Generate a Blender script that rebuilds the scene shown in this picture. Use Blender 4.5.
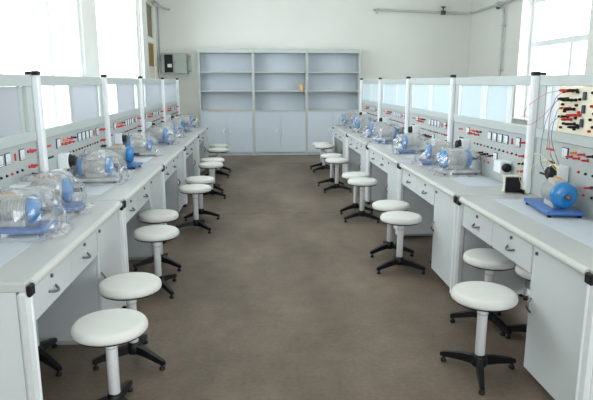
import bpy, math, random
from math import sin, cos, pi, radians
from mathutils import Vector, noise

scene = bpy.context.scene
col = scene.collection
for o in list(bpy.data.objects):
    bpy.data.objects.remove(o)

# ------------------------------------------------------------------ camera
F_PX, PITCH, YAW, CAM_H = 570.0, 0.2035, 0.0675, 1.525
cd = bpy.data.cameras.new('camera')
cd.sensor_fit = 'HORIZONTAL'
cd.sensor_width = 36.0
cd.lens = 36.0 * F_PX / 593.0
cd.clip_start, cd.clip_end = 0.05, 200
cam = bpy.data.objects.new('camera', cd)
cam.location = (0, 0, CAM_H)
cam.rotation_euler = (pi / 2 - PITCH, 0, -YAW)
col.objects.link(cam)
scene.camera = cam

# ------------------------------------------------------------------ sky, exposure
world = bpy.data.worlds.new('overcast_sky')
scene.world = world
world.use_nodes = True
bg = world.node_tree.nodes['Background']
bg.inputs[0].default_value = (0.965, 0.985, 1.0, 1)
bg.inputs[1].default_value = 4.6
scene.view_settings.view_transform = 'Standard'
scene.view_settings.look = 'None'
scene.view_settings.exposure = 0.82
scene.view_settings.gamma = 1.0
scene.view_settings.use_curve_mapping = False
scene.cycles.max_bounces = 12
scene.cycles.diffuse_bounces = 6
scene.cycles.transparent_max_bounces = 24
scene.cycles.use_denoising = True

# room (metres): aisle runs along +Y, camera stands at the origin
WL, WR, WB, WF, CEIL = -2.07, 4.61, 12.50, -2.6, 3.75
WT = 0.30
LEFT_WINDOWS = [(3.75, 7.25), (7.88, 10.70)]
RIGHT_WINDOWS = [(-1.9, 0.35), (0.65, 2.9), (3.2, 5.3), (5.55, 7.65), (7.95, 10.08)]  # the unseen ones near the camera are enlarged for more daylight
ADDED_FRONT_WINDOWS = [(-1.6, 1.0), (1.6, 4.2)]  # unseen, added behind the camera to brighten stools and bench fronts
F_SILL, F_TOP = 1.15, 3.05
L_SILL, L_TOP = 0.95, 3.35
R_SILL, R_TOP = 0.88, 2.92


def portal(name, x, y0, y1, z0, z1, sx):
    """sky portal filling a window opening (guides daylight sampling, adds none)"""
    ld = bpy.data.lights.new(name, 'AREA')
    ld.shape = 'RECTANGLE'
    ld.size, ld.size_y = z1 - z0, y1 - y0
    ld.cycles.is_portal = True
    o = bpy.data.objects.new(name, ld)
    o.location = (x, (y0 + y1) / 2, (z0 + z1) / 2)
    o.rotation_euler = (0, -sx * pi / 2, 0)
    col.objects.link(o)


for a, b in LEFT_WINDOWS:
    portal('daylight_portal', WL - WT - 0.02, a, b, L_SILL, L_TOP, 1)
for a, b in RIGHT_WINDOWS:
    portal('daylight_portal', WR + WT + 0.02, a, b, R_SILL, R_TOP, -1)


for a, b in ADDED_FRONT_WINDOWS:
    portal('daylight_portal', 0, a, b, F_SILL, F_TOP, 1)
    po = col.objects[-1]
    po.location = ((a + b) / 2, WF - WT - 0.02, (F_SILL + F_TOP) / 2)
    po.rotation_euler = (pi / 2, 0, 0)
    po.data.size, po.data.size_y = b - a, F_TOP - F_SILL


# ------------------------------------------------------------------ materials
def mat(name, rgb, rough=0.5, metal=0.0, var=0.0, vscale=6.0, bump=0.0, bscale=80.0, spec=0.5,
        rgb2=None, coat=0.0, detail=6.0):
    m = bpy.data.materials.new(name)
    m.use_nodes = True
    nt = m.node_tree
    b = nt.nodes['Principled BSDF']
    b.inputs['Base Color'].default_value = (*rgb, 1)
    b.inputs['Roughness'].default_value = rough
    b.inputs['Metallic'].default_value = metal
    b.inputs['Specular IOR Level'].default_value = spec
    b.inputs['Coat Weight'].default_value = coat
    tc = nt.nodes.new('ShaderNodeTexCoord')
    if var or rgb2:
        n = nt.nodes.new('ShaderNodeTexNoise')
        n.inputs['Scale'].default_value = vscale
        n.inputs['Detail'].default_value = detail
        nt.links.new(tc.outputs['Object'], n.inputs['Vector'])
        r = nt.nodes.new('ShaderNodeValToRGB')
        r.color_ramp.elements[0].position = 0.32
        r.color_ramp.elements[1].position = 0.70
        c2 = rgb2 or tuple(min(1, c * (1 + var)) for c in rgb)
        c1 = rgb if rgb2 else tuple(c * (1 - var) for c in rgb)
        r.color_ramp.elements[0].color = (*c1, 1)
        r.color_ramp.elements[1].color = (*c2, 1)
        nt.links.new(n.outputs['Fac'], r.inputs['Fac'])
        nt.links.new(r.outputs['Color'], b.inputs['Base Color'])
    if bump:
        n2 = nt.nodes.new('ShaderNodeTexNoise')
        n2.inputs['Scale'].default_value = bscale
        n2.inputs['Detail'].default_value = 4
        nt.links.new(tc.outputs['Object'], n2.inputs['Vector'])
        bp = nt.nodes.new('ShaderNodeBump')
        bp.inputs['Strength'].default_value = bump
        bp.inputs['Distance'].default_value = 0.01
        nt.links.new(n2.outputs['Fac'], bp.inputs['Height'])
        nt.links.new(bp.outputs['Normal'], b.inputs['Normal'])
    return m


def mat_film(name, tint, clear, gloss_rough, milky):
    """thin clear sheet: straight-through transparency + gloss + a little milky scatter"""
    m = bpy.data.materials.new(name)
    m.use_nodes = True
    nt = m.node_tree
    for n in list(nt.nodes):
        nt.nodes.remove(n)
    out = nt.nodes.new('ShaderNodeOutputMaterial')
    tr = nt.nodes.new('ShaderNodeBsdfTransparent')
    tr.inputs[0].default_value = (*tint, 1)
    gl = nt.nodes.new('ShaderNodeBsdfGlossy')
    gl.inputs['Roughness'].default_value = gloss_rough
    df = nt.nodes.new('ShaderNodeBsdfDiffuse')
    df.inputs[0].default_value = (0.85, 0.88, 0.9, 1)
    lw = nt.nodes.new('ShaderNodeLayerWeight')
    lw.inputs['Blend'].default_value = 0.5      # symmetric for both faces of the sheet
    pw = nt.nodes.new('ShaderNodeMath')
    pw.operation = 'POWER'
    pw.inputs[1].default_value = 5.0
    nt.links.new(lw.outputs['Facing'], pw.inputs[0])
    fr = nt.nodes.new('ShaderNodeMath')
    fr.operation = 'MULTIPLY_ADD'
    fr.inputs[1].default_value = 0.95
    fr.inputs[2].default_value = 0.045
    nt.links.new(pw.outputs[0], fr.inputs[0])
    m1 = nt.nodes.new('ShaderNodeMixShader')
    m1.inputs[0].default_value = milky
    nt.links.new(tr.outputs[0], m1.inputs[1])
    nt.links.new(df.outputs[0], m1.inputs[2])
    mx = nt.nodes.new('ShaderNodeMath')
    mx.operation = 'MULTIPLY'
    mx.inputs[1].default_value = clear
    nt.links.new(fr.outputs[0], mx.inputs[0])
    m2 = nt.nodes.new('ShaderNodeMixShader')
    nt.links.new(mx.outputs[0], m2.inputs[0])
    nt.links.new(m1.outputs[0], m2.inputs[1])
    nt.links.new(gl.outputs[0], m2.inputs[2])
    nt.links.new(m2.outputs[0], out.inputs[0])
    return m


def mat_frosted(name, rgb, trans):
    m = bpy.data.materials.new(name)
    m.use_nodes = True
    nt = m.node_tree
    for n in list(nt.nodes):
        nt.nodes.remove(n)
    out = nt.nodes.new('ShaderNodeOutputMaterial')
    df = nt.nodes.new('ShaderNodeBsdfDiffuse')
    tl = nt.nodes.new('ShaderNodeBsdfTranslucent')
    tc = nt.nodes.new('ShaderNodeTexCoord')
    nz = nt.nodes.new('ShaderNodeTexNoise')
    nz.inputs['Scale'].default_value = 120
    nt.links.new(tc.outputs['Object'], nz.inputs['Vector'])
    rp = nt.nodes.new('ShaderNodeValToRGB')
    rp.color_ramp.elements[0].color = (*[c * 0.93 for c in rgb], 1)
    rp.color_ramp.elements[1].color = (*[min(1, c * 1.05) for c in rgb], 1)
    nt.links.new(nz.outputs['Fac'], rp.inputs['Fac'])
    nt.links.new(rp.outputs['Color'], df.inputs[0])
    nt.links.new(rp.outputs['Color'], tl.inputs[0])
    mx = nt.nodes.new('ShaderNodeMixShader')
    mx.inputs[0].default_value = trans
    nt.links.new(df.outputs[0], mx.inputs[1])
    nt.links.new(tl.outputs[0], mx.inputs[2])
    nt.links.new(mx.outputs[0], out.inputs[0])
    return m


def mat_floor():
    m = bpy.data.materials.new('worn_cement')
    m.use_nodes = True
    nt = m.node_tree
    b = nt.nodes['Principled BSDF']
    b.inputs['Roughness'].default_value = 0.55
    b.inputs['Specular IOR Level'].default_value = 0.35
    tc = nt.nodes.new('ShaderNodeTexCoord')
    mp = nt.nodes.new('ShaderNodeMapping')
    mp.inputs['Scale'].default_value = (1.0, 0.45, 1.0)
    nt.links.new(tc.outputs['Object'], mp.inputs['Vector'])

    def nz(sc, det, lo, hi, c0, c1, src=mp):
        n = nt.nodes.new('ShaderNodeTexNoise')
        n.inputs['Scale'].default_value = sc
        n.inputs['Detail'].default_value = det
        nt.links.new(src.outputs[0] if src is mp else src.outputs['Object'], n.inputs['Vector'])
        r = nt.nodes.new('ShaderNodeValToRGB')
        r.color_ramp.elements[0].position, r.color_ramp.elements[1].position = lo, hi
        r.color_ramp.elements[0].color, r.color_ramp.elements[1].color = (*c0, 1), (*c1, 1)
        nt.links.new(n.outputs['Fac'], r.inputs['Fac'])
        return r
    a = nz(1.7, 8, 0.30, 0.72, (0.112, 0.084, 0.060), (0.225, 0.180, 0.138))
    f = nz(38, 6, 0.30, 0.75, (0.82, 0.82, 0.82), (1.10, 1.10, 1.10), tc)
    g = nz(6.5, 8, 0.28, 0.74, (0.86, 0.85, 0.84), (1.10, 1.10, 1.10), tc)
    mg = nt.nodes.new('ShaderNodeMix')
    mg.data_type = 'RGBA'
    mg.blend_type = 'MULTIPLY'
    mg.inputs[0].default_value = 1.0
    nt.links.new(a.outputs['Color'], mg.inputs[6])
    nt.links.new(g.outputs['Color'], mg.inputs[7])
    mul = nt.nodes.new('ShaderNodeMix')
    mul.data_type = 'RGBA'
    mul.blend_type = 'MULTIPLY'
    mul.inputs[0].default_value = 1.0
    nt.links.new(mg.outputs[2], mul.inputs[6])
    nt.links.new(f.outputs['Color'], mul.inputs[7])
    nt.links.new(mul.outputs[2], b.inputs['Base Color'])
    # scuffs
    bp = nt.nodes.new('ShaderNodeBump')
    bp.inputs['Strength'].default_value = 0.12
    bp.inputs['Distance'].default_value = 0.004
    nt.links.new(f.outputs['Color'], bp.inputs['Height'])
    nt.links.new(bp.outputs['Normal'], b.inputs['Normal'])
    return m


M = dict(
    wall=mat('painted_wall', (0.66, 0.675, 0.64), 0.8, var=0.025, vscale=1.2, bump=0.08, bscale=40),
    ceil=mat('ceiling_paint', (0.80, 0.80, 0.78), 0.85, var=0.02),
    floor=mat_floor(),
    seam=mat('seam_filler', (0.07, 0.058, 0.048), 0.8, var=0.1),
    upvc=mat('window_plastic', (0.78, 0.82, 0.84), 0.35, var=0.01),
    glass=mat_film('window_glass', (0.96, 0.98, 0.98), 1.0, 0.02, 0.02),
    top=mat('worktop_laminate', (0.50, 0.515, 0.51), 0.32, var=0.02, vscale=3, bump=0.02, bscale=300),
    edge=mat('worktop_edging', (0.60, 0.615, 0.59), 0.35, var=0.02),
    mat=mat('rubber_mat', (0.56, 0.61, 0.66), 0.6, var=0.015, vscale=5),
    white=mat('white_laminate', (0.61, 0.645, 0.66), 0.4, var=0.015, vscale=2.5),
    inner=mat('carcass_laminate', (0.50, 0.54, 0.60), 0.5, var=0.02),
    alu=mat('anodised_profile', (0.74, 0.77, 0.79), 0.35, metal=0.25, var=0.03, vscale=20),
    post=mat('white_post', (0.84, 0.87, 0.90), 0.3, var=0.01),
    rail=mat('rail_paint', (0.50, 0.55, 0.545), 0.4, var=0.015),
    panel=mat('console_face', (0.44, 0.475, 0.475), 0.45, var=0.02, vscale=4),
    frost=mat_frosted('frosted_panel', (0.60, 0.625, 0.665), 0.35),
    frostreflect=mat_frosted('reflection_tinted_glass', (0.73, 0.81, 0.845), 0.5),  # pale blue paints in bright window reflections on the right-row panes
    black=mat('black_plastic', (0.008, 0.008, 0.010), 0.45, var=0.1, spec=0.3),
    iron=mat('black_enamel', (0.007, 0.007, 0.008), 0.35, var=0.15, vscale=15, spec=0.25),
    chrome=mat('dull_chrome', (0.20, 0.20, 0.20), 0.3, metal=0.9, var=0.05),
    meterframe=mat('meter_frame', (0.03, 0.045, 0.09), 0.4, var=0.1),
    face=mat('meter_face', (0.82, 0.86, 0.90), 0.3, var=0.01),
    red=mat('red_plastic', (0.55, 0.03, 0.035), 0.35, var=0.1),
    orange=mat('orange_plastic', (0.80, 0.25, 0.05), 0.4, var=0.1),
    tan=mat('phenolic_tan', (0.62, 0.38, 0.20), 0.5, var=0.15, vscale=30),
    yellow=mat('yellow_pvc', (0.75, 0.68, 0.22), 0.4, var=0.05),
    pink=mat('pink_pvc', (0.62, 0.16, 0.22), 0.4, var=0.05),
    bluewire=mat('blue_pvc', (0.10, 0.16, 0.34), 0.4, var=0.05),
    greywire=mat('grey_pvc', (0.32, 0.33, 0.33), 0.5, var=0.05),
    seat=mat('ivory_vinyl', (0.68, 0.685, 0.66), 0.58, var=0.02, vscale=9, spec=0.3),
    column=mat('white_tube', (0.90, 0.92, 0.95), 0.28, var=0.01),
    blue=mat('blue_enamel', (0.012, 0.20, 0.52), 0.25, var=0.08, coat=0.4),
    basebl=mat('blue_base', (0.05, 0.16, 0.45), 0.35, var=0.08),
    motorgrey=mat('cast_aluminium', (0.52, 0.53, 0.53), 0.45, metal=0.15, var=0.08, vscale=30),
    steel=mat('dark_steel', (0.10, 0.10, 0.11), 0.35, metal=0.8, var=0.1),
    film=mat_film('clear_film', (0.985, 0.99, 0.995), 3.0, 0.13, 0.075),
    cream=mat('cream_board', (0.83, 0.78, 0.62), 0.5, var=0.02),
    bookcase=mat('pale_blue_board', (0.47, 0.53, 0.59), 0.45, var=0.02, vscale=2),
    bookedge=mat('board_edge', (0.44, 0.48, 0.465), 0.45, var=0.02),
    boxgreen=mat('grey_green_steel', (0.36, 0.42, 0.38), 0.5, var=0.04),
    pipe=mat('grey_pipe_paint', (0.42, 0.43, 0.41), 0.5, var=0.08, vscale=12),
    valve=mat('valve_iron', (0.05, 0.05, 0.05), 0.5, var=0.2),
    doorframe=mat('cream_frame', (0.74, 0.74, 0.66), 0.5, var=0.03),
    brown=mat('grey_brown_board', (0.20, 0.17, 0.125), 0.6, var=0.12, vscale=18),
    ochre=mat('ochre_board', (0.30, 0.17, 0.055), 0.6, var=0.12, vscale=14),
    plinth=mat('plinth_grey', (0.40, 0.42, 0.43), 0.6, var=0.05),
    core=mat('laminated_core', (0.70, 0.66, 0.55), 0.5, var=0.06, vscale=60),
)


# ------------------------------------------------------------------ mesh builder
class MB:
    def __init__(self):
        self.v, self.f, self.mi, self.sm, self.mats = [], [], [], [], []

    def _m(self, m):
        if m not in self.mats:
            self.mats.append(m)
        return self.mats.index(m)

    def add(self, vs, fs, m, smooth=False):
        o = len(self.v)
        self.v += [tuple(p) for p in vs]
        k = self._m(m)
        for f in fs:
            self.f.append(tuple(i + o for i in f))
            self.mi.append(k)
            self.sm.append(smooth)
        return self

    def box(self, a, b, m, bev=0.0):
        (x0, y0, z0), (x1, y1, z1) = a, b
        if x0 > x1: x0, x1 = x1, x0
        if y0 > y1: y0, y1 = y1, y0
        if z0 > z1: z0, z1 = z1, z0
        c = min(bev, (x1 - x0) * .45, (y1 - y0) * .45, (z1 - z0) * .45)
        if c <= 0:
            vs = [(x, y, z) for x in (x0, x1) for y in (y0, y1) for z in (z0, z1)]
            fs = [(0, 1, 3, 2), (4, 6, 7, 5), (0, 4, 5, 1), (2, 3, 7, 6), (0, 2, 6, 4), (1, 5, 7, 3)]
            return self.add(vs, fs, m)
        vs, idx = [], {}
        for i in (0, 1):
            for j in (0, 1):
                for k in (0, 1):
                    for ax in range(3):
                        p = [(x0, x1)[i], (y0, y1)[j], (z0, z1)[k]]
                        s = [(1, -1)[i], (1, -1)[j], (1, -1)[k]]
                        for q in range(3):
                            if q != ax:
                                p[q] += s[q] * c
                        idx[i, j, k, ax] = len(vs)
                        vs.append(p)
        fs = []
        for ax in range(3):
            u, w = [(1, 2), (2, 0), (0, 1)][ax]
            for e in (0, 1):
                q = []
                for (a1, b1) in ((0, 0), (1, 0), (1, 1), (0, 1)):
                    t = [0, 0, 0]
                    t[ax], t[u], t[w] = e, a1, b1
                    q.append(idx[t[0], t[1], t[2], ax])
                fs.append(tuple(q if e else q[::-1]))
        for ax in range(3):
            u, w = [(1, 2), (2, 0), (0, 1)][ax]
            for a1 in (0, 1):
                for b1 in (0, 1):
                    t0, t1 = [0, 0, 0], [0, 0, 0]
                    t0[ax], t1[ax] = 0, 1
                    t0[u] = t1[u] = a1
                    t0[w] = t1[w] = b1
                    q = [idx[(*t0, u)], idx[(*t1, u)], idx[(*t1, w)], idx[(*t0, w)]]
                    fs.append(tuple(q if a1 != b1 else q[::-1]))
        for i in (0, 1):
            for j in (0, 1):
                for k in (0, 1):
                    q = [idx[i, j, k, 0], idx[i, j, k, 1], idx[i, j, k, 2]]
                    fs.append(tuple(q if (i + j + k) % 2 else q[::-1]))
        return self.add(vs, fs, m)

    def lathe(self, prof, m, n=24, axis='z', c=(0, 0, 0), smooth=True):
        """prof: list of (radius, height); closed with fans when radius is 0"""
        vs, fs, rings = [], [], []
        for r, h in prof:
            if r <= 1e-6:
                rings.append([len(vs)])
                vs.append((0, 0, h))
            else:
                rings.append(list(range(len(vs), len(vs) + n)))
                vs += [(r * cos(2 * pi * i / n), r * sin(2 * pi * i / n), h) for i in range(n)]
        for A, B in zip(rings, rings[1:]):
            for i in range(n):
                j = (i + 1) % n
                if len(A) == 1 and len(B) == 1:
                    continue
                if len(A) == 1:
                    fs.append((A[0], B[j], B[i]))
                elif len(B) == 1:
                    fs.append((A[i], A[j], B[0]))
                else:
                    fs.append((A[i], A[j], B[j], B[i]))
        if axis == 'x':
            vs = [(z, x, y) for x, y, z in vs]
        elif axis == 'y':
            vs = [(y, z, x) for x, y, z in vs]
        vs = [(x + c[0], y + c[1], z + c[2]) for x, y, z in vs]
        return self.add(vs, fs, m, smooth)

    def cyl(self, r, h0, h1, m, n=16, axis='z', c=(0, 0, 0), bev=0.0):
        if bev:
            return self.lathe([(0, h0), (r - bev, h0), (r, h0 + bev), (r, h1 - bev), (r - bev, h1), (0, h1)], m, n, axis, c, False)
        return self.lathe([(0, h0), (r, h0), (r, h1), (0, h1)], m, n, axis, c, False)

    def tube(self, pts, r, m, n=8, smooth=True):
        P = [Vector(p) for p in pts]
        vs, fs = [], []
        up = Vector((0, 0, 1))
        prev = None
        for i, p in enumerate(P):
            t = (P[min(i + 1, len(P) - 1)] - P[max(i - 1, 0)]).normalized()
            a = prev if prev is not None else (up if abs(t.z) < 0.9 else Vector((1, 0, 0)))
            s = a - t * a.dot(t)
            if s.length < 1e-5:
                s = t.orthogonal()
            s.normalize()
            prev = s
            b = t.cross(s)
            rr = r[i] if isinstance(r, (list, tuple)) else r
            vs += [p + (s * cos(2 * pi * k / n) + b * sin(2 * pi * k / n)) * rr for k in range(n)]
        for i in range(len(P) - 1):
            for k in range(n):
                j = (k + 1) % n
                fs.append((i * n + k, i * n + j, (i + 1) * n + j, (i + 1) * n + k))
        fs.append(tuple(range(n))[::-1])
        e = (len(P) - 1) * n
        fs.append(tuple(range(e, e + n)))
        return self.add(vs, fs, m, smooth)

    def mesh(self, name):
        me = bpy.data.meshes.new(name)
        me.from_pydata(self.v, [], self.f)
        for m in self.mats:
            me.materials.append(M[m])
        me.polygons.foreach_set('material_index', self.mi)
        me.polygons.foreach_set('use_smooth', self.sm)
        me.update()
        return me

    def build(self, name, parent=None, loc=(0, 0, 0), rz=0):
        return put(name, self.mesh(name), parent, loc, rz)


def put(name, me, parent=None, loc=(0, 0, 0), rz=0):
    o = bpy.data.objects.new(name, me)
    col.objects.link(o)
    o.location = loc
    o.rotation_euler = (0, 0, rz)
    if parent:
        o.parent = parent
    return o


def tag(o, label, cat, group=None, kind=None):
    if label: o['label'] = label
    if cat: o['category'] = cat
    if group: o['group'] = group
    if kind: o['kind'] = kind
    return o


def thing(name, label, cat, loc=(0, 0, 0), rz=0, group=None):
    return tag(put(name, None, None, loc, rz), label, cat, group)


def struct(o, label=None, cat=None):
    return tag(o, label, cat, None, 'structure')


def copy_tree(o, parent=None):
    c = o.copy()
    col.objects.link(c)
    if parent:
        c.parent = parent
    for ch in list(o.children):
        copy_tree(ch, c)
    return c


def spline(pts, n=8):
    P = [Vector(p) for p in pts]
    P = [P[0] * 2 - P[1]] + P + [P[-1] * 2 - P[-2]]
    out = []
    for i in range(1, len(P) - 2):
        for k in range(n):
            t = k / n
            a, b, c, d = P[i - 1], P[i], P[i + 1], P[i + 2]
            out.append(0.5 * (2 * b + (c - a) * t + (2 * a - 5 * b + 4 * c - d) * t * t + (3 * b - a - 3 * c + d) * t ** 3))
    out.append(P[-2])
    return out


ORD = ['first', 'second', 'third', 'fourth', 'fifth', 'sixth', 'seventh', 'eighth', 'ninth', 'tenth', 'eleventh', 'twelfth']

# ------------------------------------------------------------------ setting
SEAM_Y, SEAM_2 = 10.85, 6.62
fl = MB()
fl.box((WL - WT, WF - WT, -0.12), (WR + WT, SEAM_2 - 0.005, 0), 'floor')
fl.box((WL - WT, SEAM_2 + 0.005, -0.12), (WR + WT, SEAM_Y - 0.012, 0), 'floor')
fl.box((WL - WT, SEAM_Y + 0.012, -0.12), (WR + WT, WB + WT, 0), 'floor')
struct(fl.build('floor'), 'worn brown-grey cement floor of the laboratory', 'floor')
struct(MB().box((WL - WT, SEAM_Y - 0.012, -0.12), (WR + WT, SEAM_Y + 0.012, -0.004), 'seam').build('trim_1'),
       'dark joint crossing the cement floor in front of the bookcases', 'floor joint')
struct(MB().box((WL - WT, SEAM_2 - 0.005, -0.12), (WR + WT, SEAM_2 + 0.005, -0.002), 'seam').build('trim_3'),
       'hairline joint crossing the cement floor halfway along the aisle', 'floor joint')
struct(MB().box((WL - WT, WF - WT, CEIL), (WR + WT, WB + WT, CEIL + 0.15), 'ceil').build('ceiling'),
       'plain white ceiling above the benches', 'ceiling')
struct(MB().box((WL - WT, WB, 0), (WR + WT, WB + WT, CEIL), 'wall').build('wall_back'),
       'pale painted end wall behind the bookcases', 'wall')
fw = MB()
xs = WL - WT
for a, b in ADDED_FRONT_WINDOWS:
    fw.box((xs, WF - WT, 0), (a, WF, CEIL), 'wall')
    fw.box((a, WF - WT, 0), (b, WF, F_SILL), 'wall')
    fw.box((a, WF - WT, F_TOP), (b, WF, CEIL), 'wall')
    xs = b
fw.box((xs, WF - WT, 0), (WR + WT, WF, CEIL), 'wall')
struct(fw.build('wall_front'),
       'pale painted wall opposite the bookcases', 'wall')


def side_wall(name, x0, x1, wins, z0, z1, label, extra=()):
    b = MB()
    ops = sorted([(a, c, z0, z1) for a, c in wins] + list(extra))
    y = WF
    for a, c, lo, hi in ops:
        b.box((x0, y, 0), (x1, a, CEIL), 'wall')
        if lo > 0:
            b.box((x0, a, 0), (x1, c, lo), 'wall')
        b.box((x0, a, hi), (x1, c, CEIL), 'wall')
        y = c
    b.box((x0, y, 0), (x1, WB, CEIL), 'wall')
    return struct(b.build(name), label, 'wall')


DOOR = (11.22, 12.34, 0.0, 3.06)
side_wall('wall_left', WL - WT, WL, LEFT_WINDOWS, L_SILL, L_TOP,
          'window wall behind the bench row that runs to the switch box', [DOOR])
side_wall('wall_right', WR, WR + WT, RIGHT_WINDOWS, R_SILL, R_TOP,
          'window wall carrying the grey vertical pipe')
# pilaster next to the door
struct(MB().box((WL + 0.001, 10.72, 0), (WL + 0.05, 11.18, CEIL - 0.001), 'wall', 0.006).build('trim_2'),
       'white pilaster between the last window and the brown boarded door', 'pilaster')


def make_window(name, xo, xi, y0, y1, z0, z1, mulls, tran, label, sill, setback=0.03):
    """frame near the outer face xo; xi is the room side"""
    d = 1 if xi > xo else -1
    xa, xb = xo + d * setback, xo + d * (setback + 0.07)
    root = struct(put(name, None, None, ((xa + xb) / 2, (y0 + y1) / 2, z0)), label, 'window')
    ox, oy, oz = root.location

    def sub(nm, a, b, m, bev=0.004, par=root):
        return MB().box((a[0] - ox, a[1] - oy, a[2] - oz), (b[0] - ox, b[1] - oy, b[2] - oz), m, bev).build(nm, par)
    w = 0.07
    b = MB()
    for (p, q) in (((xa, y0, z0), (xb, y0 + w, z1)), ((xa, y1 - w, z0), (xb, y1, z1)),
                   ((xa, y0 + w, z0), (xb, y1 - w, z0 + w)), ((xa, y0 + w, z1 - w), (xb, y1 - w, z1))):
        b.box([p[i] - root.location[i] for i in range(3)], [q[i] - root.location[i] for i in range(3)], 'upvc', 0.004)
    b.build('window_frame', root)
    ys = [y0 + w] + [v for mcen in mulls for v in (mcen - 0.045, mcen + 0.045)] + [y1 - w]
    for mcen in mulls:
        hi = tran - 0.05 if (tran and mcen not in MULL_FULL) else z1 - w
        sub('mullion', (xa + 0.005, mcen - 0.045, z0 + w), (xb - 0.005, mcen + 0.045, hi), 'upvc')
    if tran:
        sub('transom', (xa + 0.003, y0 + w, tran - 0.05), (xb - 0.003, y1 - w, tran + 0.05), 'upvc')
    xm = (xa + xb) / 2
    tops = tran - 0.05 if tran else z1 - w
    for i in range(0, len(ys), 2):
        sub('pane', (xm - 0.003, ys[i], z0 + w), (xm + 0.003, ys[i + 1], tops), 'glass', 0)
    if tran:
        sub('pane', (xm - 0.003, y0 + w, tran + 0.05), (xm + 0.003, y1 - w, z1 - w), 'glass', 0)
    if sill:
        sub('window_sill', (xb, y0 + 0.002, z0), (xi + d * 0.04, y1 - 0.002, z0 + 0.025), 'upvc')
    return root


MULL_FULL = {6.23}
wn = 1
for i, (a, b) in enumerate(LEFT_WINDOWS):
    ms = [6.23, 4.45] if i == 0 else []
    make_window('window_%d' % wn, WL - WT, WL, a, b, L_SILL, L_TOP, sorted(ms), None,
                ['wide white window with a thick mullion behind the switch-box bench row',
                 'white window next to the pilaster and the brown boarded door'][i], True, 0.19)
    wn += 1
for i, (a, b) in enumerate(RIGHT_WINDOWS):
    make_window('window_%d' % wn, WR + WT, WR, a, b, R_SILL, R_TOP, [a + (b - a) * 0.36], 2.17,
                'white framed window with a transom, %s from the vertical pipe' % ORD[4 - i], True)
    wn += 1

for i, (a, b) in enumerate(ADDED_FRONT_WINDOWS):  # invented windows, there only for extra daylight from behind the camera
    h_ = (b - a) / 2
    wo = make_window('window_%d' % wn, 0, WT, -h_, h_, F_SILL, F_TOP, [0.0], 2.3,
                     'added unseen fill-light window in the wall opposite the bookcases, on the %s side' % ('switch-box row', 'vertical-pipe row')[i], True)
    wo.location = ((a + b) / 2, WF - WT + 0.065, F_SILL)
    wo.rotation_euler = (0, 0, pi / 2)
    wn += 1

# door with boarded panels at the far end of the window wall
dr = struct(put('door_1', None, None, (WL - 0.06, (DOOR[0] + DOOR[1]) / 2, 0)),
            'cream framed door with brown boarded upper panels beside the switch box', 'door')
dy = (DOOR[1] - DOOR[0]) / 2
b = MB()
b.box((-0.05, -dy, 0), (0.05, -dy + 0.07, DOOR[3]), 'doorframe', 0.004)
b.box((-0.05, dy - 0.07, 0), (0.05, dy, DOOR[3]), 'doorframe', 0.004)
b.box((-0.05, -dy + 0.07, DOOR[3] - 0.05), (0.05, dy - 0.07, DOOR[3]), 'doorframe', 0.004)
b.box((-0.05, -dy + 0.07, 2.28), (0.05, dy - 0.07, 2.40), 'doorframe', 0.004)
b.build('door_frame', dr)
MB().box((-0.02, -dy + 0.07, 2.40), (0.005, dy - 0.07, DOOR[3] - 0.05), 'brown', 0.002).build('transom_board', dr)
b = MB()
b.box((-0.02, -dy + 0.075, 0.005), (0.02, dy - 0.075, 1.84), 'doorframe', 0.004)
lf = b.build('door_leaf', dr)
MB().box((-0.02, -dy + 0.075, 1.845), (0.012, dy - 0.075, 2.275), 'ochre', 0.002).build('upper_board', dr)
MB().tube([(0.02, dy - 0.14, 1.0), (0.07, dy - 0.14, 1.0), (0.07, dy - 0.26, 1.0)], 0.009, 'chrome').build('handle', lf)

# pipes
pr = thing('heating_pipe', 'grey horizontal pipe with valves along the end wall and window wall', 'pipe', (WR - 0.08, WB - 0.08, 2.97))
ox, oy, oz = pr.location
pts = [(2.47, WB - 0.08, 3.02), (3.6, WB - 0.08, 2.985), (4.25, WB - 0.08, 2.965), (4.46, WB - 0.10, 2.96), (WR - 0.08, WB - 0.26, 2.96),
       (WR - 0.08, 10.75, 2.955), (WR - 0.08, 7.0, 2.96), (WR - 0.08, 0.0, 2.97)]
MB().tube([Vector(p) - Vector((ox, oy, oz)) for p in pts], 0.024, 'pipe', 10).build('pipe_run', pr)
b = MB()
vx, vy, vz = 3.96 - ox, WB - 0.08 - oy, 2.975 - oz
b.cyl(0.045, vx - 0.05, vx + 0.05, 'valve', 10, 'x', (0, vy, vz), 0.008)
b.cyl(0.016, vz + 0.03, vz + 0.10, 'valve', 8, 'z', (vx, vy, 0))
b.cyl(0.05, vz + 0.10, vz + 0.125, 'valve', 12, 'z', (vx, vy, 0), 0.006)
b.build('valve', pr)
b = MB()
for px in (4.22, 2.55):
    b = MB()
    b.cyl(0.035, px - ox - 0.02, px - ox + 0.02, 'pipe', 10, 'x', (0, vy, 2.965 - oz if px > 4 else 3.018 - oz))
    b.box((px - ox - 0.012, vy, 2.95 - oz), (px - ox + 0.012, WB - oy, 2.975 - oz), 'pipe')
    b.build('pipe_bracket', pr)
b = MB()
b.cyl(0.05, 10.85 - oy, 11.0 - oy, 'pipe', 10, 'y', (0, 0, 2.955 - oz), 0.008)
b.cyl(0.035, 2.87 - oz, 2.93 - oz, 'valve', 10, 'z', (0, 10.92 - oy, 0), 0.006)
b.build('junction', pr)
vp = thing('riser_pipe', 'thin grey vertical pipe on the wall beside the window', 'pipe', (WR - 0.06, 10.70, 0))
MB().tube([(0, 0, 0), (0, 0, 1.4), (0, 0, 2.80), (-0.02, 0.0, 2.93)], 0.020, 'pipe', 10).build('pipe_run', vp)
b = MB()
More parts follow.
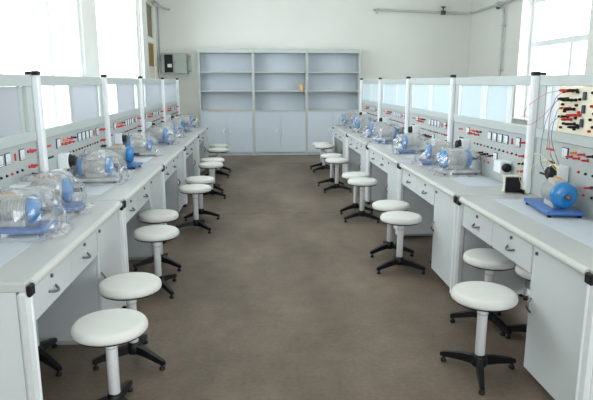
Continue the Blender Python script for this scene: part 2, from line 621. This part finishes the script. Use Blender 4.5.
for z in (0.6, 1.75, 2.55):
    b = MB()
    b.cyl(0.028, z - 0.015, z + 0.015, 'pipe', 10)
    b.box((0, -0.01, z - 0.01), (0.06, 0.01, z + 0.01), 'pipe')
    b.build('pipe_clip', vp)

cp = thing('conduit', 'grey conduit turning the corner above the brown boarded door', 'pipe', (WL + 0.09, WB - 0.2, 3.03))
ox, oy, oz = cp.location
pts = spline([(WL + 0.09, 10.9, 3.11), (WL + 0.09, 11.8, 3.09), (WL + 0.10, WB - 0.3, 3.06), (-1.9, WB - 0.09, 3.02), (-1.78, WB - 0.04, 3.0)], 5)
MB().tube([p - Vector((ox, oy, oz)) for p in pts], 0.024, 'pipe', 8).build('pipe_run', cp)
for y in (11.35, 12.0):
    MB().box((WL + 0.001 - ox, y - oy - 0.015, 3.062 - oz), (WL + 0.11 - ox, y - oy + 0.015, 3.077 - oz), 'pipe').build('pipe_bracket', cp)
MB().tube([(-2.03 - ox, WB - 0.03 - oy, 3.05 - oz), (-2.03 - ox, WB - 0.02 - oy, 2.5 - oz), (-2.03 - ox, WB - 0.02 - oy, 1.98 - oz),
           (-1.985 - ox, WB - 0.04 - oy, 1.95 - oz)], 0.009, 'greywire', 6).build('cable', cp)

# switch box on the end wall
bx = thing('switch_box', 'grey-green metal switch box with a black meter window on the end wall', 'switch box', (-1.71, WB, 1.70))
MB().box((-0.27, -0.20, 0), (0.26, 0.0, 0.42), 'boxgreen', 0.008).build('body', bx)
wp = MB().box((-0.20, -0.212, 0.03), (-0.03, -0.201, 0.39), 'black', 0.003).build('meter_window', bx)
MB().box((-0.14, -0.218, 0.13), (-0.05, -0.2121, 0.20), 'face', 0.002).build('nameplate', wp)
d_ = MB().box((-0.02, -0.216, 0.01), (0.25, -0.201, 0.41), 'boxgreen', 0.005).build('door', bx)
MB().cyl(0.014, -0.232, -0.2161, 'chrome', 10, 'y', (0.015, 0, 0.23)).build('lock', d_)
for z in (0.06, 0.36):
    MB().box((0.255, -0.05, z - 0.02), (0.32, 0.0, z + 0.015), 'plinth', 0.003).build('bracket', bx)

# ------------------------------------------------------------------ bookcases
BX0, BW, BY, BH, BD = -1.205, 1.122, 12.15, 2.205, 0.345
for k in range(3):
    r = thing('bookcase', ['pale grey bookcase with double doors, next to the switch box',
                           'pale grey middle bookcase between the two other bookcases',
                           'pale grey bookcase with double doors, farthest from the switch box'][k],
              'bookcase', (BX0 + BW * k + BW / 2, BY, 0), 0, 'bookcases along the end wall')
    h = BW / 2 - 0.002
    for s in (-1, 1):
        MB().box((s * h, 0, 0), (s * (h - 0.026), BD, BH - 0.085), 'bookedge', 0.002).build('side_panel', r)
    MB().box((-h, -0.012, BH - 0.085), (h, BD, BH), 'bookedge', 0.004).build('cornice', r)
    MB().box((-h + 0.026, BD - 0.012, 0.06), (h - 0.026, BD, BH - 0.085), 'bookcase').build('back_panel', r)
    for z in (1.342, 1.732):
        MB().box((-h + 0.027, 0.01, z - 0.012), (h - 0.027, BD - 0.013, z + 0.012), 'bookedge', 0.002).build('shelf', r)
    MB().box((-h + 0.027, 0.0, 0.915), (h - 0.027, BD - 0.013, 0.945), 'bookedge', 0.002).build('ledge', r)
    MB().box((-h + 0.027, 0.02, 0.0), (h - 0.027, 0.04, 0.055), 'plinth').build('plinth', r)
    for s in (-1, 1):
        d_ = MB().box((s * 0.002, 0.0, 0.062), (s * (h - 0.028), 0.018, 0.910), 'bookcase', 0.002).build('door', r)
        arc = [(s * (0.05 + 0.028 * sin(pi * t / 8)), -0.022 * sin(pi * t / 8), 0.46 + 0.11 * t / 8) for t in range(9)]
        MB().tube(arc, 0.007, 'post', 6).build('handle', d_)
# two small things lying in the bookcases
t = thing('paper_bag', 'small tan crumpled bag on the lower shelf of the middle bookcase', 'bag', (0.93, 12.24, 1.355))
b = MB()
random.seed(4)
pts = [(0.055, 0), (0.06, 0.03), (0.05, 0.08), (0.032, 0.12), (0.036, 0.145)]
b.lathe([(0, 0)] + pts + [(0.02, 0.13), (0, 0.12)], 'tan', 10)
b.v = [(x + random.uniform(-.008, .008), y + random.uniform(-.008, .008), max(0, z + (random.uniform(-.006, .006) if z > 0 else 0))) for x, y, z in b.v]
b.build('bag_body', t)
tag(MB().box((-0.27, -0.05, 0), (0.27, 0.05, 0.012), 'tan', 0.003).build('wooden_strip', None, (-0.78, 12.24, 0.9455)),
    'thin brown wooden strip lying on the ledge of the bookcase by the switch box', 'strip')

# ------------------------------------------------------------------ lab benches
BL = 1.648          # bench length
TP = 0.515          # depth of the post line behind the front edge
TC = 0.535          # console face
cache = {}


def shared(key, fn):
    if key not in cache:
        cache[key] = fn().mesh(key.split('|')[0])
    return cache[key]


def m_leg():
    b = MB()
    b.box((-0.0255, -0.004, 0.03), (0.0255, 0.045, 0.7215), 'alu', 0.013)
    b.box((-0.008, -0.009, 0.035), (0.008, 0.02, 0.6995), 'post', 0.003)
    return b


def m_foot():
    b = MB()
    b.cyl(0.011, 0.014, 0.034, 'black', 8, 'z', (0, 0.022, 0))
    b.cyl(0.024, 0.0, 0.016, 'black', 12, 'z', (0, 0.022, 0), 0.004)
    return b


def m_capcorner():
    return MB().box((-0.025, -0.015, 0.700), (0.025, 0.0055, 0.748), 'black', 0.006)


def m_handle():
    arc = [(-0.045 + 0.09 * t / 8, -0.026 * sin(pi * t / 8), -0.010 * sin(pi * t / 8)) for t in range(9)]
    return MB().tube(arc, [0.0055, .006, .0065, .007, .007, .007, .0065, .006, .0055], 'chrome', 6)


def m_lock():
    b = MB()
    b.cyl(0.0095, -0.008, 0.0, 'chrome', 10, 'y')
    b.box((-0.002, -0.0086, -0.006), (0.002, -0.0079, 0.006), 'black')
    return b


def m_drawer():
    b = MB()
    b.box((-0.252, 0, 0), (0.252, 0.018, 0.155), 'white', 0.003)
    b.box((-0.235, 0.018, 0.012), (0.235, 0.40, 0.135), 'inner')
    return b


def m_post():
    b = MB()
    b.box((-0.028, -0.026, 0.761), (0.028, 0.018, 1.570), 'post', 0.010)
    return b


def m_meter():
    b = MB()
    b.box((-0.038, -0.006, -0.034), (0.038, 0.0, 0.034), 'meterframe', 0.002)
    b.box((-0.031, -0.008, -0.020), (0.031, -0.0055, 0.029), 'face', 0.001)
    b.box((-0.031, -0.0075, -0.0295), (0.031, -0.0055, -0.0225), 'face')
    b.add([(-0.001, -0.0085, -0.018), (0.001, -0.0085, -0.018), (-0.014, -0.0085, 0.020), (-0.016, -0.0085, 0.019)], [(0, 1, 2, 3)], 'black')
    return b


def m_socket(c):
    def f():
        b = MB()
        b.lathe([(0.009, 0), (0.009, -0.004), (0.0055, -0.006), (0.0055, -0.011), (0, -0.011)], c, 10, 'y')
        return b
    return f


def m_plug(c):
    def f():
        b = MB()
        b.lathe([(0.010, 0), (0.010, -0.006), (0.006, -0.009), (0.0075, -0.032), (0.005, -0.042), (0, -0.042)], c, 10, 'y')
        return b
    return f


def m_strip(c):
    def f():
        return MB().box((-0.05, -0.004, -0.007), (0.05, 0, 0.007), c, 0.001)
    return f


def m_knobbox():
    b = MB()
    b.box((-0.055, -0.075, -0.05), (0.055, 0.0, 0.05), 'face', 0.006)
    b.lathe([(0, -0.075), (0.05, -0.075), (0.05, -0.079), (0.036, -0.081), (0.040, -0.104), (0.034, -0.110), (0, -0.110)], 'black', 18, 'y')
    return b


def m_dialbox():
    b = MB()
    b.box((-0.085, -0.085, -0.045), (0.045, 0.0, 0.045), 'face', 0.005)
    b.lathe([(0, 0.0451), (0.032, 0.0451), (0.034, 0.075), (0.028, 0.082), (0, 0.082)], 'black', 16, 'x', (0, -0.045, 0))
    return b


def m_fuse():
    return MB().box((-0.006, -0.008, -0.022), (0.006, 0, 0.022), 'red', 0.002)


def make_bench(row, idx, side, panel, posts, board=False):
    """local x runs along the bench from its drawer end, local y from the front edge to the back"""
    if side == 'L':
        loc, rz = (-0.89, 2.13 + idx * 1.65 + (-0.012 if idx == 0 else 0.0), 0), pi / 2
    else:
        loc, rz = (1.358, 2.13 + (idx + 1) * 1.65 + (-0.012 if idx == 0 else 0.0), 0), -pi / 2
    fromb = 4 - idx
    place = ('closest to the bookcases' if fromb == 0 else 'farthest from the bookcases' if fromb == 4 else '%s from the bookcases' % ORD[fromb])
    rowtxt = 'in the switch-box row' if side == 'L' else 'in the vertical-pipe row'
    r = thing('lab_bench', 'electrical lab bench with console, %s %s' % (place, rowtxt), 'lab bench', loc, rz,
              'electrical lab benches in two rows')
    if idx == 0:      # the bench at the open end is a little shorter
        r.scale = (0.97 if side == 'L' else 0.985, 1, 1)
        if side == 'L':
            r.location.y += 0.03 * BL
    e0, e1 = 0.004, BL - 0.004
    w = MB()
    w.box((e0, 0.022, 0.722), (e1, 0.575, 0.76), 'top', 0.004)
    wt = w.build('worktop', r)
    prof = []
    n = 8
    b = MB()
    vs = []
    for s in (e0 + 0.048, e1 - 0.048):
        for i in range(n + 1):
            a = -pi / 2 + pi * i / n
            vs.append((s, 0.022 - 0.022 * cos(a), 0.741 + 0.0195 * sin(a)))
        vs.append((s, 0.021, 0.741))
    q = n + 2
    fs = [(i, i + 1, q + i + 1, q + i) for i in range(n)] + [tuple(range(n + 1)), tuple(range(2 * q - 2, q - 1, -1))]
    b.add(vs, fs, 'edge')
    b.build('edging', wt)
    put('work_mat', shared('work_mat', lambda: MB().box((0.16, 0.20, 0.7605), (1.32, 0.495, 0.7635), 'mat', 0.001)), wt)
    # legs
    for s in (0.026, BL - 0.026):
        lg = put('leg', shared('leg', m_leg), r, (s, 0.016, 0))
        put('foot', shared('foot', m_foot), lg)
        put('corner_cap', shared('corner_cap', m_capcorner), lg)
        lg = put('leg', shared('leg', m_leg), r, (s, 0.525, 0))
        put('foot', shared('foot', m_foot), lg)
    MB().box((0.014, 0.064, 0.045), (0.034, 0.522, 0.7215), 'white', 0.002).build('end_panel', r)
    MB().box((BL - 0.034, 0.064, 0.045), (BL - 0.014, 0.522, 0.7215), 'white', 0.002).build('end_panel', r)
    MB().box((0.036, 0.524, 0.10), (BL - 0.052, 0.540, 0.7215), 'inner', 0.002).build('back_panel', r)
    # two drawers
    for c in (0.308, 0.816):
        d = put('drawer', shared('drawer', m_drawer), r, (c, 0.034, 0.558))
        put('handle', shared('handle', m_handle), d, (0.01, 0, 0.070))
        put('lock', shared('lock', m_lock), d, (0.01, 0, 0.128))
    # pedestal cupboard
    p = MB()
    p.box((1.078, 0.053, 0.03), (1.606, 0.520, 0.7215), 'white', 0.002)
    p.build('pedestal', r)
    MB().box((1.09, 0.09, 0.0), (1.59, 0.50, 0.03), 'plinth').build('plinth', r)
    d = MB().box((1.080, 0.034, 0.045), (1.596, 0.052, 0.713), 'white', 0.003).build('door', r)
    hm = shared('door_handle', lambda: MB().tube([(0, -0.024 * sin(pi * t / 8), -0.04 + 0.08 * t / 8) for t in range(9)], 0.006, 'chrome', 6))
    put('handle', hm, d, (1.105, 0.034, 0.40))
    put('lock', shared('lock', m_lock), d, (1.125, 0.034, 0.683))
    # console
    cpn = MB().box((0.003, TC, 0.7605), (BL - 0.003, 0.562, 1.158), 'panel', 0.002).build('console_panel', r)
    MB().box((0.003, TC - 0.012, 1.158), (BL - 0.003, 0.565, 1.222), 'rail', 0.004).build('lower_rail', r)
    MB().box((0.003, TC - 0.012, 1.502), (BL - 0.003, 0.565, 1.572), 'rail', 0.004).build('upper_rail', r)
    for a in ((0.003, 0.085), (BL - 0.085, BL - 0.003)):
        MB().box((a[0], TC - 0.006, 1.222), (a[1], 0.562, 1.502), 'rail', 0.003).build('stile', r)
    for (a, c) in panel:
        sp = MB().box((a, TC + 0.004, 1.223), (c, TC + 0.010, 1.501), 'frostreflect' if side == 'R' else 'frost').build('sliding_panel', r)
        fwid = 0.07 if side == 'R' else 0.05
        for e in (a, c - fwid):
            MB().box((e + 0.0005, TC - 0.001, 1.2225), (e + fwid - 0.0005, TC + 0.015, 1.5015), 'post' if side == 'R' else 'rail', 0.002).build('panel_frame', sp)
    for s in posts:
        ps = put('post', shared('post', m_post), r, (s, TP, 0))
        put('post_cap', shared('post_cap', lambda: MB().box((-0.029, -0.027, 1.570), (0.029, 0.02, 1.597), 'black', 0.007)), ps)
        put('post_foot', shared('post_foot', lambda: MB().box((-0.030, -0.033, 0.7605), (0.030, -0.0265, 0.79), 'black', 0.002)), ps)
    if idx == 0:      # its far end butts against the next bench's post and only shows an end cap
        xe = BL - 0.016 if side == 'L' else 0.016
        MB().box((xe - 0.012, TC - 0.016, 1.5722), (xe + 0.012, 0.556, 1.592), 'black', 0.003).build('rail_cap', r)
    # instruments, seen from the front: x = distance from the drawer end
    rnd = random.Random(row * 10 + idx)

    def ins(name, key, fn, x, z, jit=0.0):
        return put(name, shared(key, fn), cpn, (x, TC - 0.0003, z))
    for x in (0.39, 0.88, 0.985, 1.09, 1.195, 1.40):
        ins('meter', 'meter', m_meter, x, 1.098)
    ins('meter', 'meter', m_meter, 1.02, 0.945)
    ins('fuse', 'fuse', m_fuse, 1.30, 1.095)
    for i, x in enumerate((0.47, 0.51, 0.55, 0.60, 0.645, 0.69)):
        c = ('red', 'orange', 'red', 'red', 'red', 'black')[i]
        ins('plug', 'plug|' + c, m_plug(c), x, 1.085 + (i % 2) * 0.028)
    ins('red_strip', 'strip|red', m_strip('red'), 0.20, 1.10)
    for x, c in ((0.14, 'black'), (0.23, 'black')):
        ins('nameplate', 'strip|' + c, m_strip(c), x, 0.93 if x < .2 else 1.02)
    for x in (1.50, 1.54):
        for z, c in ((1.105, 'red'), (1.01, 'red'), (0.955, 'black'), (0.90, 'red')):
            ins('plug', 'plug|' + c, m_plug(c), x, z + (x - 1.5) * 0.1)
    for k in range(12):
        x = 0.56 + 0.075 * k
        ins('socket', 'socket|' + ('red' if k % 3 == 0 else 'black'), m_socket('red' if k % 3 == 0 else 'black'), x, 1.005)
    for k in range(5):
        c = ('black', 'red', 'black', 'orange', 'red')[k]
        ins('socket', 'socket|' + c, m_socket(c), 0.55 + 0.085 * k, 0.88)
    for k in range(6):
        c = 'red' if k in (0, 4) else 'black'
        ins('plug', 'plug|' + c, m_plug(c), 0.70 + 0.055 * k, 0.935 + 0.012 * (k % 2))
    ins('control_knob', 'control_knob', m_knobbox, 0.40, 0.975)
    ins('dial_box', 'dial_box', m_dialbox, 1.27, 0.90)
    return r


LPAN = [[(0.95, 1.50)], [(0.76, 1.52)], [(0.60, 1.42)], [(0.44, 1.54)], [(0.30, 1.54)]]
RPAN = [[(0.086, 0.27)], [(0.086, 0.70), (0.70, 1.22)], [(0.086, 0.86), (0.86, 1.56)], [(0.086, 0.98), (0.98, 1.56)], [(0.086, 0.82), (0.82, 1.56)]]
for k in range(5):
    near, far = 0.026, BL - 0.026
    pl = [near, far] if k == 4 else [near]
    make_bench(0, k, 'L', LPAN[k], pl)
    near, far = BL - 0.026, 0.026
    pl = [near, far] if k == 4 else [near]
    make_bench(1, k, 'R', RPAN[k], pl)

# ------------------------------------------------------------------ stools
st = thing('stool', '', 'stool', (0, 0, 0), 0, 'white round stools along the benches')
b = MB()
b.lathe([(0, 0.400), (0.152, 0.400), (0.161, 0.403), (0.166, 0.409), (0.168, 0.418), (0.1665, 0.428), (0.162, 0.4385),
         (0.155, 0.4450), (0.147, 0.4480), (0.138, 0.4490), (0.08, 0.4497), (0, 0.450)], 'seat', 40)
seat = b.build('seat', st, (0, 0, 0.02))
MB().lathe([(0, 0.392), (0.150, 0.392), (0.157, 0.396), (0.157, 0.4035), (0.0, 0.4035)], 'black', 32).build('seat_rim', seat)
b = MB()
b.lathe([(0.022, 0.10), (0.0265, 0.102), (0.0265, 0.345), (0.0285, 0.347), (0.0285, 0.412), (0, 0.412)], 'column', 20)
b.lathe([(0.0289, 0.342), (0.0289, 0.3455), (0.0265, 0.3455)], 'plinth', 20)
b.build('column', st)
MB().lathe([(0, 0.050), (0.036, 0.050), (0.042, 0.056), (0.042, 0.088), (0.034, 0.104), (0.030, 0.115), (0, 0.115)], 'iron', 20).build('hub', st)
for a in range(3):
    an = 2 * pi * a / 3
    b = MB()
    w0, w1 = 0.021, 0.014
    sec = []
    for (x, zc, hh, ww) in ((0.025, 0.078, 0.022, w0), (0.10, 0.070, 0.019, 0.019), (0.21, 0.047, 0.013, w1), (0.226, 0.043, 0.010, w1 * .8)):
        sec += [(x, -ww, zc - hh), (x, ww, zc - hh), (x, ww * 0.75, zc + hh), (x, -ww * 0.75, zc + hh)]
    fs = [(0, 1, 2, 3), (15, 14, 13, 12)]
    for i in range(3):
        for j in range(4):
            k = (j + 1) % 4
            fs.append((i * 4 + j, (i + 1) * 4 + j, (i + 1) * 4 + k, i * 4 + k))
    b.add(sec, fs, 'iron')
    lg = b.build('leg', st, (0, 0, 0), an)
    MB().lathe([(0, 0), (0.014, 0), (0.016, 0.004), (0.016, 0.016), (0.008, 0.020), (0.008, 0.036), (0, 0.036)], 'black', 12,
               'z', (0.208, 0, 0)).build('foot_pad', lg)

STL = [(-0.68, 2.465, -35), (-0.705, 3.001, -35), (-0.755, 4.108, -55), (-0.834, 4.662, -35), (-0.659, 5.884, -45),
       (-0.66, 6.422, -20), (-0.634, 7.617, -30), (-0.642, 8.07, -50), (-0.654, 9.361, -40), (-0.676, 9.951, -30)]
STR = [(1.159, 2.725, -107), (1.445, 3.335, -75), (1.155, 4.456, -35), (1.18, 4.92, -30), (1.156, 6.192, -40),
       (1.154, 6.613, -30), (1.112, 7.951, -30), (1.106, 8.459, -45), (1.136, 9.765, -30), (1.139, 10.15, -40)]
first = True
for row, txt in ((STL, 'switch-box'), (STR, 'vertical-pipe')):
    for i, (x, y, a) in enumerate(row):
        o = st if first else copy_tree(st)
        first = False
        o.location = (x, y, 0)
        o.rotation_euler = (0, 0, radians(a))
        o['label'] = 'white round stool, %s from the bookcases along the aisle side of the %s row' % (ORD[9 - i], txt)
for (x, y, a, lab) in ((1.668, 3.075, 151, 'white round stool tucked deep under the last bench of the vertical-pipe row'),
                       (-1.236, 2.985, -38, 'white round stool tucked deep under the last bench of the switch-box row'),
                       (1.655, 4.545, 190, 'white round stool tucked under the fourth bench from the bookcases, vertical-pipe row')):
    o = copy_tree(st)
    o.location = (x, y, 0)
    o.rotation_euler = (0, 0, radians(a))
    o['label'] = lab

# ------------------------------------------------------------------ motors
TZ = 0.7635


def motor_parts(root, twin, plate_m, hx=0.165, hy=0.105, sh=0.0):
    MB().box((sh - hx, -hy, 0.016), (sh + hx, hy, 0.038), plate_m, 0.004).build('base_plate', root)
    for sx in (-1, 1):
        for sy in (-1, 1):
            MB().cyl(0.012, 0, 0.016, 'black', 10, 'z', (sh + sx * (hx - 0.025), sy * (hy - 0.02), 0)).build('foot', root)
    zc = 0.122
    b = MB()
    pr = [(0, -0.085)]
    for k in range(10):
        x = -0.085 + k * 0.017
        pr += [(0.066, x), (0.066, x + 0.007), (0.058, x + 0.0075), (0.058, x + 0.0165)]
    pr += [(0.066, 0.085), (0, 0.085)]
    b.lathe(pr, 'motorgrey', 24, 'x', (-0.02, 0, zc), False)
    b.box((-0.09, -0.045, 0.038), (0.05, 0.045, 0.075), 'motorgrey', 0.006)
    b.build('motor_body', root)
    cap = [(0, 0.0), (0.052, 0.0), (0.072, 0.006), (0.076, 0.014), (0.076, 0.030), (0.068, 0.042), (0.045, 0.050), (0.026, 0.053), (0.024, 0.060), (0, 0.060)]
    MB().lathe(cap, 'blue', 28, 'x', (0.062, 0, zc)).build('end_cap', root)
    if twin:
        MB().lathe([(r_, -h_) for r_, h_ in cap], 'blue', 28, 'x', (-0.102, 0, zc)).build('end_cap', root)
    MB().lathe([(0, 0.1), (0.014, 0.1), (0.014, 0.155), (0.010, 0.158), (0, 0.158)], 'steel', 12, 'x', (0.015, 0, zc)).build('shaft', root)
    tb = MB().box((-0.075, -0.035, zc + 0.052), (0.035, 0.035, zc + 0.080), 'motorgrey', 0.004).build('terminal_box', root)
    b = MB()
    for k in range(5):
        b.cyl(0.008, zc + 0.080, zc + 0.092, 'tan', 8, 'z', (-0.06 + k * 0.02, 0, 0))
    b.build('terminal_studs', tb)


mo = thing('motor', '', 'motor', (0, 0, 0), 0, 'small blue and grey motors on the benches')
motor_parts(mo, False, 'basebl')
mo2 = thing('motor', '', 'motor', (0, 0, 0), 0, 'small blue and grey motors on the benches')
motor_parts(mo2, True, 'motorgrey')
mo3 = thing('motor', '', 'motor', (0, 0, 0), 0, 'small blue and grey motors on the benches')
motor_parts(mo3, False, 'basebl', 0.205, 0.105, -0.06)
used = {0: False, 1: False, 2: False}

ML = [(-1.24, 2.95, 0, 0), (-1.24, 3.46, 10, 0), (-1.25, 4.50, 4, 1), (-1.245, 5.25, -6, 0), (-1.24, 6.15, 5, 1),
      (-1.24, 7.30, -8, 0), (-1.25, 8.20, 6, 1), (-1.25, 9.10, -5, 0), (-1.24, 10.05, 8, 0)]
MR = [(1.766, 3.20, -97, 2), (1.69, 4.72, 5, 1), (1.70, 5.28, 170, 0), (1.69, 6.15, 175, 0), (1.68, 7.28, 4, 0),
      (1.70, 8.05, 172, 0), (1.69, 8.95, 8, 1), (1.70, 9.6, 175, 0), (1.66, 10.25, 10, 1)]


def film_cover(w, d, h, seed, lean=0.0):
    """crumpled clear plastic bag pulled over a motor"""
    n, rings = 44, 13
    vs, fs = [], []
    off = Vector((seed * 3.1, seed * 1.7, seed * 0.9))
    for j in range(rings):
        v = j / (rings - 1)
        # from hem (v=0) to crown (v=1)
        if v < 0.16:
            rr, z = 1.16 - v * 1.0, 0.001 + v * 0.06
        else:
            u = (v - 0.16) / 0.84
            rr = max(0.02, (1 - u ** 2.6) ** 0.6)
            z = 0.012 + h * (1 - (1 - u) ** 1.35)
        for i in range(n):
            a = 2 * pi * i / n
            ca, sa = cos(a), sin(a)
            k = (abs(ca) ** 3.2 + abs(sa) ** 3.2) ** (-1 / 3.2)
            p = Vector((ca * k * w * rr, sa * k * d * rr, z))
            q = noise.noise(p * 13 + off) * 0.55 + noise.noise(p * 34 + off) * 0.7
            fold = noise.noise(Vector((ca * 2.6, sa * 2.6, v * 1.2)) + off)
            m_ = 1 + 0.13 * fold + 0.10 * q
            p.x, p.y = p.x * m_ + lean * v, p.y * m_
            p.z = max(0.001, p.z * (1 + 0.16 * noise.noise(p * 9 - off)) + (0.012 * abs(q) if v < .16 else 0.016 * q))
            vs.append(p)
    for j in range(rings - 1):
        for i in range(n):
            k = (i + 1) % n
            fs.append((j * n + i, j * n + k, (j + 1) * n + k, (j + 1) * n + i))
    fs.append(tuple((rings - 1) * n + i for i in range(n)))
    return MB().add(vs, fs, 'film', False)


for row, txt in ((ML, 'switch-box'), (MR, 'vertical-pipe')):
    nrow = len(row)
    for i, (x, y, a, twin) in enumerate(row):
        src = (mo, mo2, mo3)[twin]
        o = copy_tree(src) if used[twin] else src
        used[twin] = True
        o.location = (x, y, TZ)
        o.rotation_euler = (0, 0, radians(a))
        pos = ORD[nrow - 1 - i]
        if row is MR and i == 0:
            o['label'] = 'uncovered grey motor with bright blue end cap on blue base, beside patch wires'
            continue
        bare = row is ML and i == 3
        o['label'] = ('grey motor with blue caps %s, %s from the bookcases, %s row'
                      % ('left uncovered' if bare else 'under film', pos, txt))
        if bare:
            continue
        rnd = random.Random(i * 7 + (0 if row is ML else 50))
        mb = film_cover(0.205 + rnd.uniform(-.015, .01), 0.165 + rnd.uniform(-.01, .03), 0.205 + rnd.uniform(0, .035), i + (0 if row is ML else 20),
                       rnd.uniform(-.02, .02))
        ca, sa = cos(radians(a)), sin(radians(a))
        fit = []
        for px, py, pz in mb.v:      # the film is pushed flat where it meets the console
            wx = x + px * ca - py * sa
            lim = max(-1.408, wx) if row is ML else min(1.876, wx)
            fit.append((px + (lim - wx) * ca, py - (lim - wx) * sa, pz))
        mb.v = fit
        c = mb.build('plastic_cover', None, (x, y, TZ), radians(a))
        tag(c, 'crumpled clear plastic film over the %s motor from the bookcases, %s row' % (pos, txt), 'plastic film',
            'clear plastic covers over the motors')

# small transformer at the bench joint
tr = thing('transformer', 'small black and cream transformer block standing on the bench by the post', 'transformer', (1.795, 3.885, 0.7605), radians(-100))
MB().box((-0.04, -0.05, 0.012), (0.03, 0.05, 0.105), 'core', 0.003).build('core', tr)
MB().box((0.031, -0.052, 0.006), (0.058, 0.052, 0.112), 'black', 0.005).build('coil_cover', tr)
b = MB()
for z in (0.0, 0.1055):
    b.box((-0.045, -0.054, z), (0.0305, 0.054, z + 0.0115), 'core', 0.002)
b.build('end_frames', tr)
MB().box((-0.0455, -0.03, 0.03), (-0.0405, 0.03, 0.085), 'black', 0.002).build('winding', tr)

# ------------------------------------------------------------------ terminal board on the last bench of the pipe row
TBX = 1.358 + TC - 0.016
bench_far = 2.13 + 1.65 - 0.03
tb = thing('terminal_board', 'cream terminal board with red and black plugs hung in the bench frame', 'terminal board', (TBX, 2.93, 1.223))
MB().box((0.0, -0.56, 0.0), (0.012, 0.56, 0.278), 'cream', 0.002).build('board', tb)


def bplug(y, z, c, n=1):
    MB().lathe([(0, 0), (0.010, 0), (0.010, -0.010), (0.007, -0.014), (0.009, -0.050), (0.0055, -0.068), (0, -0.068)], c, 10, 'x', (-0.0003, y, z)).build('plug', tb)


def bterm(y, z, c='black'):
    MB().lathe([(0, 0), (0.008, 0), (0.008, -0.012), (0.005, -0.016), (0, -0.016)], c, 8, 'x', (-0.0003, y, z)).build('terminal', tb)


for r_, z in enumerate((0.245, 0.205, 0.170, 0.130, 0.095, 0.055, 0.030)):
    for k in range(7):
        y = 0.50 - 0.155 * k - (0.03 if r_ % 2 else 0)
        bterm(y, z, 'red' if (k + r_) % 4 == 0 else 'black')
for (y, z, c) in ((0.44, .255, 'red'), (0.40, .252, 'red'), (0.355, .256, 'black'), (0.45, .205, 'black'), (0.405, .198, 'black'), (0.36, .200, 'black'),
                  (0.42, .150, 'red'), (0.37, .146, 'black'), (0.34, .112, 'red'), (0.30, .115, 'red'), (0.43, .100, 'black'), (0.39, .085, 'red'),
                  (0.35, .060, 'black'), (0.31, .045, 'black')):
    bplug(y, z, c)
for (y, z) in ((0.27, 0.225), (0.27, 0.15), (0.275, 0.07)):
    MB().box((-0.012, y - 0.014, z - 0.024), (-0.0003, y + 0.014, z + 0.024), 'meterframe', 0.003).build('switch', tb)

cpx = 1.358 + TC - 0.03


def wire(pts, m, label, r=0.0019):
    P = spline(pts, 8)
    o0 = P[-1].copy()
    b = MB().tube([p - o0 for p in P], r, m, 6)
    tag(b.build('patch_wire', None, o0), label, 'wire', 'patch wires at the terminal board')


Y0 = 2.93
wire([(TBX - .06, Y0 + .44, 1.478), (1.80, Y0 + .60, 1.45), (1.79, Y0 + .80, 1.36), (1.80, Y0 + .84, 1.28), (1.81, Y0 + .78, 1.25), (1.83, Y0 + .66, 1.31), (TBX - .06, Y0 + .45, 1.428)],
     'pink', 'pink patch wire looping over the post beside the terminal board')
wire([(TBX - .06, Y0 + .40, 1.475), (1.82, Y0 + .50, 1.42), (1.81, Y0 + .53, 1.28), (1.82, Y0 + .50, 1.10), (cpx, Y0 + .50, 1.00)], 'pink',
     'pink patch wire hanging from the terminal board down to the console')
wire([(TBX - .06, Y0 + .42, 1.373), (1.82, Y0 + .47, 1.34), (1.81, Y0 + .48, 1.18), (cpx, Y0 + .44, 1.00)], 'bluewire',
     'dark blue patch wire hanging straight down from the terminal board')
wire([(TBX - .06, Y0 + .405, 1.421), (1.81, Y0 + .48, 1.40), (1.80, Y0 + .56, 1.26), (1.80, Y0 + .58, 1.05), (cpx, Y0 + .60, 0.93)], 'bluewire',
     'dark blue patch wire sweeping out towards the post')
wire([(TBX - .06, Y0 + .36, 1.423), (1.80, Y0 + .38, 1.34), (1.79, Y0 + .40, 1.20), (1.79, Y0 + .38, 1.08), (1.80, Y0 + .36, 1.0)], 'yellow',
     'yellow patch wire falling from the middle of the terminal board')
wire([(1.80, Y0 + .36, 1.0), (1.74, Y0 + .50, 1.09), (1.72, Y0 + .66, 1.02), (1.73, Y0 + .70, 0.90), (1.76, Y0 + .62, 0.80)], 'yellow',
     'yellow patch wire arching from the motor over the worktop')
wire([(1.80, Y0 + .30, 1.0), (1.75, Y0 + .42, 1.06), (1.74, Y0 + .55, 1.00), (1.74, Y0 + .56, 0.93)], 'yellow',
     'short yellow patch wire curled above the motor')
wire([(TBX - .06, Y0 + .43, 1.323), (1.80, Y0 + .50, 1.25), (1.79, Y0 + .46, 1.10), (cpx, Y0 + .40, 0.99)], 'greywire',
     'grey patch wire hanging between the terminal board and console')
